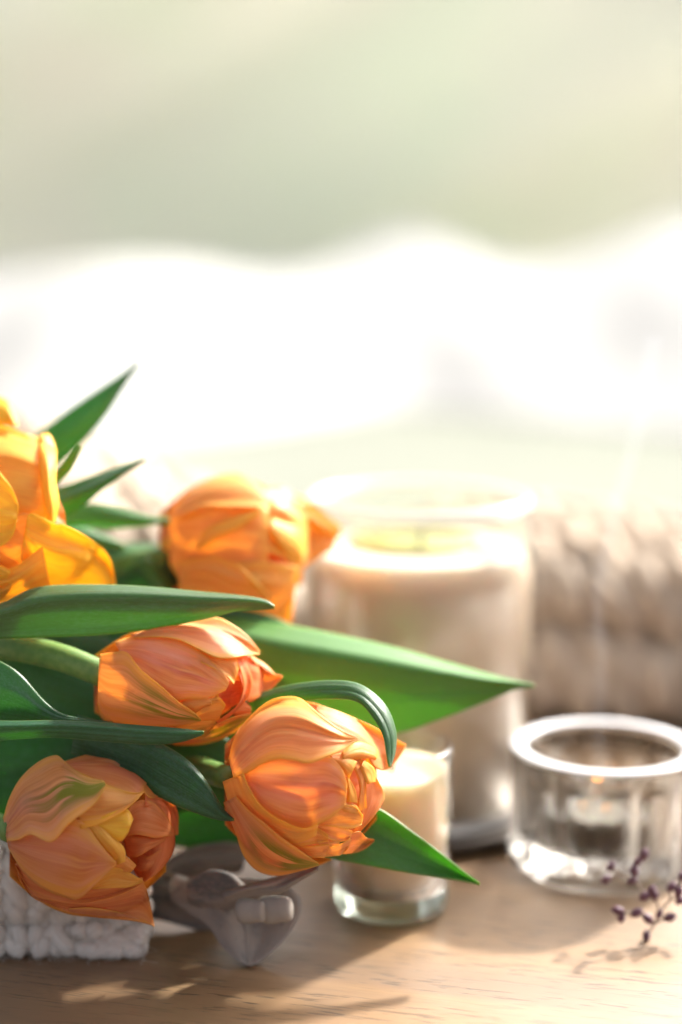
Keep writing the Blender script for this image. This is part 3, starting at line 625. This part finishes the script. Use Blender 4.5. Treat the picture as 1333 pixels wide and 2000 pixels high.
# leaves behind the heads, filling the heart of the bouquet
leaf(t3, [(-150,1200,-150,1330),(0,1235,0,1380),(100,1290,100,1420),(220,1350,220,1440),(300,1400,300,1450)], .668, arch(2))
leaf(t1, [(-150,1420,-150,1590),(0,1425,0,1600),(120,1420,120,1600),(260,1430,260,1600),(380,1470,380,1580),(440,1530,440,1550)], .668, arch(3))
leaf(t2, [(150,1400,150,1560),(300,1390,300,1640),(420,1400,420,1660),(520,1420,520,1650),(600,1480,600,1600)], .678, fold(.5, 6, 6))
leaf(t2, [(280,1440,280,1520),(370,1430,370,1560),(440,1440,450,1610),(500,1500,490,1640),(530,1600,528,1645)], .652, arch(2), light=.2)
leaf(t3, [(-150,1180,-150,1270),(0,1215,0,1300),(150,1235,150,1310),(260,1255,260,1300)], .680, arch(2))
leaf(t4, [(-150,1120,-150,1260),(50,1140,50,1260),(200,1150,200,1300),(380,1180,380,1330),(520,1200,520,1350),(640,1260,640,1340)], .70, arch(2))
leaf(t4, [(-100,1100,-100,1180),(100,1075,100,1150),(230,1070,240,1150),(330,1090,330,1150),(390,1110,390,1130)], .735, arch(2))
# pointed leaves above
leaf(t5, [(-60,930,-40,1030),(30,885,70,970),(75,846,112,915),(150,791,150,878),(220,744,203,818),(252,722,242,757),(273,706,273,711)], .735, fold(.45, 3, 5))
leaf(t5, [(60,990,80,1010),(105,932,112,948),(135,895,140,915),(155,870,160,874)], .660, arch(1.5), light=.9, olive=.5, nv=12)
leaf(t5, [(40,985,40,1050),(112,955,112,1018),(180,931,160,990),(232,912,205,952),(262,903,250,921),(283,896,283,899)], .690, fold(.45, 5, 3), light=.12)
leaf(t4, [(60,990,60,1040),(140,989,150,1028),(190,984,215,1032),(235,993,270,1027),(290,1008,310,1022),(340,1013,345,1022),(366,1013,367,1020)], .712, fold(.75, 3, 7), light=.5)
leaf(t4, [(60,1030,60,1080),(150,1028,160,1075),(200,1045,215,1078),(240,1062,245,1072)], .715, fold(.3, 8, 2), light=.35)
leaf(t4, [(80,1060,80,1130),(200,1062,200,1110),(280,1062,280,1098),(340,1068,340,1082)], .745, fold(.4, 6, 2), light=.15)
leaf(t4, [(262,1098,240,1110),(290,1090,270,1105),(320,1120,298,1135),(342,1152,325,1158)], .728, arch(2), light=.6)

# ================================================================ white knitted wool under the first tulip
kn = thing('knitted_scarf', 'end of a white chunky wool scarf lying rolled under the drooping tulip', 'scarf', onplane(120, 1870) + Vector((0, .03, 0)))
yr = random.Random(3)
# rolled cloth body under the stitches
V = []; nx, na = 40, 30
kc = onplane(140, 1850) + Vector((0, .026, 0)); KX0, KX1 = -.30, at(268, 1780, .66).x
for i in range(nx):
    t = i / (nx - 1); x = KX0 + (KX1 - KX0) * t
    e = math.sqrt(max(.02, 1 - max(0, (t - .88) / .12) ** 2))
    for j in range(na):
        a = 2 * math.pi * j / na
        V.append((x, kc.y + .021 * e * math.cos(a), max(.0006, .0195 + .0155 * e * math.sin(a))))
mesh_obj('rolled_body', V, grid_faces(nx, na, True) + [tuple(range(na - 1, -1, -1)), tuple((nx - 1) * na + j for j in range(na))], M['wool'], kn)
def knit_at(px, py):
    """front surface of the roll at that place"""
    zc, yc = .0225, kc.y
    best = None
    for k in range(60):
        D = .60 + .10 * k / 59; p = at(px, py, D)
        q = ((p.y - yc) / .031) ** 2 + ((p.z - zc) / .0225) ** 2
        if best is None or abs(q - 1) < best[0] and k < 40: best = (abs(q - 1), p)
        if q <= 1: return p
    return best[1]
OUT = Vector((0, -.88, .42))
def rope(path, plies, amp, period, r, ph0, hand=1):
    """plies of yarn laid round each other along a path on the front of the roll"""
    n_ = 26; P = catmull(path, n_); L = np.concatenate([[0], np.cumsum(np.linalg.norm(np.diff(P, axis=0), axis=1))])
    for q in range(plies):
        pts = []
        for i in range(n_):
            t = P[min(i + 1, n_ - 1)] - P[max(i - 1, 0)]; t = t / np.linalg.norm(t); nx_, ny_ = -t[1], t[0]
            f = hand * 2 * math.pi * L[i] / period + ph0 + 2 * math.pi * q / plies
            c = knit_at(P[i, 0] + nx_ * amp * math.sin(f), P[i, 1] + ny_ * amp * math.sin(f)) + OUT * (.0012 + .0030 * math.cos(f))
            c.z = max(c.z, r * .95); pts.append(c)
        tube('yarn', pts, [r * .5] + [r * yr.uniform(.92, 1.08) for _ in range(n_ - 2)] + [r * .5], M['wool'], kn, 14, n_ * 3)
for ci, cx in enumerate((-170, -118, -66, -14, 38, 84, 124)):
    rope([(cx + yr.uniform(-3, 3), 1612), (cx + yr.uniform(-4, 4), 1700), (cx + yr.uniform(-4, 4), 1790), (cx + 4, 1876)], 3, 13, 118, .0037, yr.uniform(0, 6), 1 if ci % 2 else -1)
for (pts_, hd) in [([(150,1706),(190,1690),(240,1694),(280,1722)],1), ([(148,1744),(190,1728),(240,1728),(286,1754)],-1), ([(150,1784),(192,1770),(240,1764),(290,1784)],1), ([(152,1822),(196,1812),(244,1802),(290,1814)],-1), ([(152,1862),(196,1852),(244,1840),(284,1836)],1), ([(176,1884),(210,1882),(250,1870),(276,1858)],-1)]:
    rope(pts_, 3, 11, 105, .0036, yr.uniform(0, 6), hd)
# loose fibres standing off the wool
V = []; F = []
for k in range(2600):
    p = knit_at(yr.uniform(-60, 288), yr.uniform(1640, 1880)) + Vector((0, -.006, .001))
    d = Vector((yr.gauss(0, 1), yr.gauss(-.5, .7), yr.gauss(.2, 1))).normalized(); c = Vector((yr.gauss(0, 1), yr.gauss(0, 1), yr.gauss(0, 1))) * .35
    L = yr.uniform(.002, .0065); sd2 = d.cross(Vector((.3, .5, .8))).normalized() * .00004; sd3 = d.cross(sd2).normalized() * .00004; b0 = len(V)
    for i in range(4):
        s = i / 3; q = p + d * L * s + c * L * s * s
        V += [q + sd2, q - sd2 * .5 + sd3, q - sd2 * .5 - sd3]
    for i in range(3):
        for j in range(3):
            k2 = (j + 1) % 3; F.append((b0 + i * 3 + j, b0 + i * 3 + k2, b0 + i * 3 + 3 + k2, b0 + i * 3 + 3 + j))
fz = mesh_obj('wool_fibre', V, F, M['wool'], kn, True, [(0, 0)] * len(V)); fz['kind'] = 'stuff'

# ================================================================ dried eucalyptus
ZG = (.48, 0, 1560)
eu = thing('eucalyptus_sprig', 'dried grey mauve eucalyptus sprig lying on the table between tulip and votive', 'dried sprig', onplane(500, 1800))
def dry(name, rows, D, lift=0, prof=None, light=0., **kw):
    return patch(name, rows, D, M['dry'], eu, ZG, None, lift, prof, props=dict(light=light), wob=.0012, ridge=.0002, thick=.0004, **kw)
dry('leaf', [(800,310,1120,330),(755,335,1190,368),(693,400,1226,415),(765,462,1217,485),(842,513,1168,563),(897,590,1117,615),(958,650,1062,660),(1009,678,1015,681)], .668, 0, both(vee(1.2), ridge_at(.3,.15,1.5), ridge_at(.72,.1,-1.2)), .4, dtip=14)
dry('leaf', [(760,345,765,420),(850,292,870,470),(940,305,940,450),(1005,360,1005,410)], .662, 0, both(arch(2.5), ridge_at(.6,.12,-1.0)), .1)
dry('leaf', [(1298,272,1292,292),(1175,305,1200,348),(1100,325,1130,388),(1000,352,1012,398),(900,380,920,420)], .650, 0, arch(2), .35)
dry('leaf', [(600,330,640,420),(640,280,680,380),(740,213,760,330),(850,180,850,320),(978,182,970,300),(1000,240,990,280)], .695, 0, arch(3), .3)
dry('leaf', [(560,350,560,480),(700,340,680,500),(860,380,820,540),(930,440,900,560)], .690, 0, arch(2), 0.)
def pod(x0, y0, x1, y1, r, D, light):
    a = at(x0 * .48, 1560 + y0 * .48, D); b = at(x1 * .48, 1560 + y1 * .48, D - .004); d = b - a
    o = tube('seed_pod', [a, a + d * .08, a + d * .3, a + d * .6, a + d * .92, b], [r * .3, r * .8, r, r * .92, r * .78, r * .3], M['pod'], eu, 18, 30, .75)
    o['seed'] = x0 * .1; o['light'] = light
pod(962, 455, 1080, 460, .0050, .652, .25); pod(1050, 455, 1192, 448, .0056, .654, .1)
pod(700, 350, 775, 365, .0045, .672, 0)
tube('twig', [at(300, 1700, .69), at(400, 1728, .672), at(480, 1748, .662), at(560, 1728, .660), at(618, 1694, .656)], [.0012, .0013, .0012, .001, .0008], M['twig'], eu, 8)

# ================================================================ sprig of small plum buds by the glass holder
ZH = (.295, 940, 1340); DS = tdepth(1838)
sp = thing('bud_sprig', 'tiny dry sprig of plum coloured buds lying before the fluted glass holder', 'dried sprig', onplane(1263, 1838))
def zp(x, y, d=0): return at(940 + x * .295, 1340 + y * .295, DS - d * .001)
def twig(*pts): tube('twig', [zp(*p) for p in pts], [.00045] * len(pts), M['twig'], sp, 6, 14)
twig((1095,1690,0),(1110,1640,0),(1150,1570,0),(1180,1500,0),(1160,1420,1),(1150,1390,1)); twig((1150,1570,0),(1100,1545,1),(1030,1500,2),(930,1500,2),(900,1485,2))
twig((1150,1570,0),(1200,1550,0),(1260,1525,0)); twig((1150,1400,1),(1090,1390,1),(1040,1310,1),(1005,1290,1)); twig((1040,1310,1),(1010,1240,1),(1030,1170,1),(1080,1115,1))
twig((1180,1500,0),(1250,1420,-2),(1310,1380,-2),(1330,1260,-2)); twig((1250,1420,-2),(1262,1330,-3)); twig((1310,1400,-2),(1420,1380,-3),(1500,1300,-3)); twig((1040,1310,1),(930,1240,-4),(860,1190,-4)); twig((930,1240,-4),(830,1280,-5))
def bud(x, y, ang, d=0, r=1.0):
    c = zp(x, y, d); dr_ = (RT * math.cos(ang) - UP * math.sin(ang)).normalized(); L = .0050 * r
    tube('bud', [c - dr_ * L * .5, c - dr_ * L * .32, c, c + dr_ * L * .3, c + dr_ * L * .5], [.0004, .0011 * r, .0017 * r, .0012 * r, .0003], M['bud'], sp, 10, 12)
for (x, y, an, d) in [(1095,1655,1.6,0),(1105,1540,.8,1),(1030,1500,2.6,2),(930,1535,1.9,2),(905,1485,3.3,2),(1250,1530,-.3,0),(1180,1510,-1.2,0),(1150,1385,-1.5,1),(1085,1390,2.6,1),(1000,1290,2.8,1),(1015,1225,-1.6,1),(1040,1160,-.9,1),(1080,1115,-1.2,1),(1130,1350,-1.,1),(1260,1330,-1.,-3),(1310,1360,-1.3,-2),(1328,1260,-1.4,-2),(860,1195,2.3,-4),(830,1280,2.6,-5),(1320,1420,-.5,-2),(1420,1380,-.2,-3),(1500,1300,-.6,-3)]:
    bud(x, y, an, d, rng.uniform(.85, 1.15))
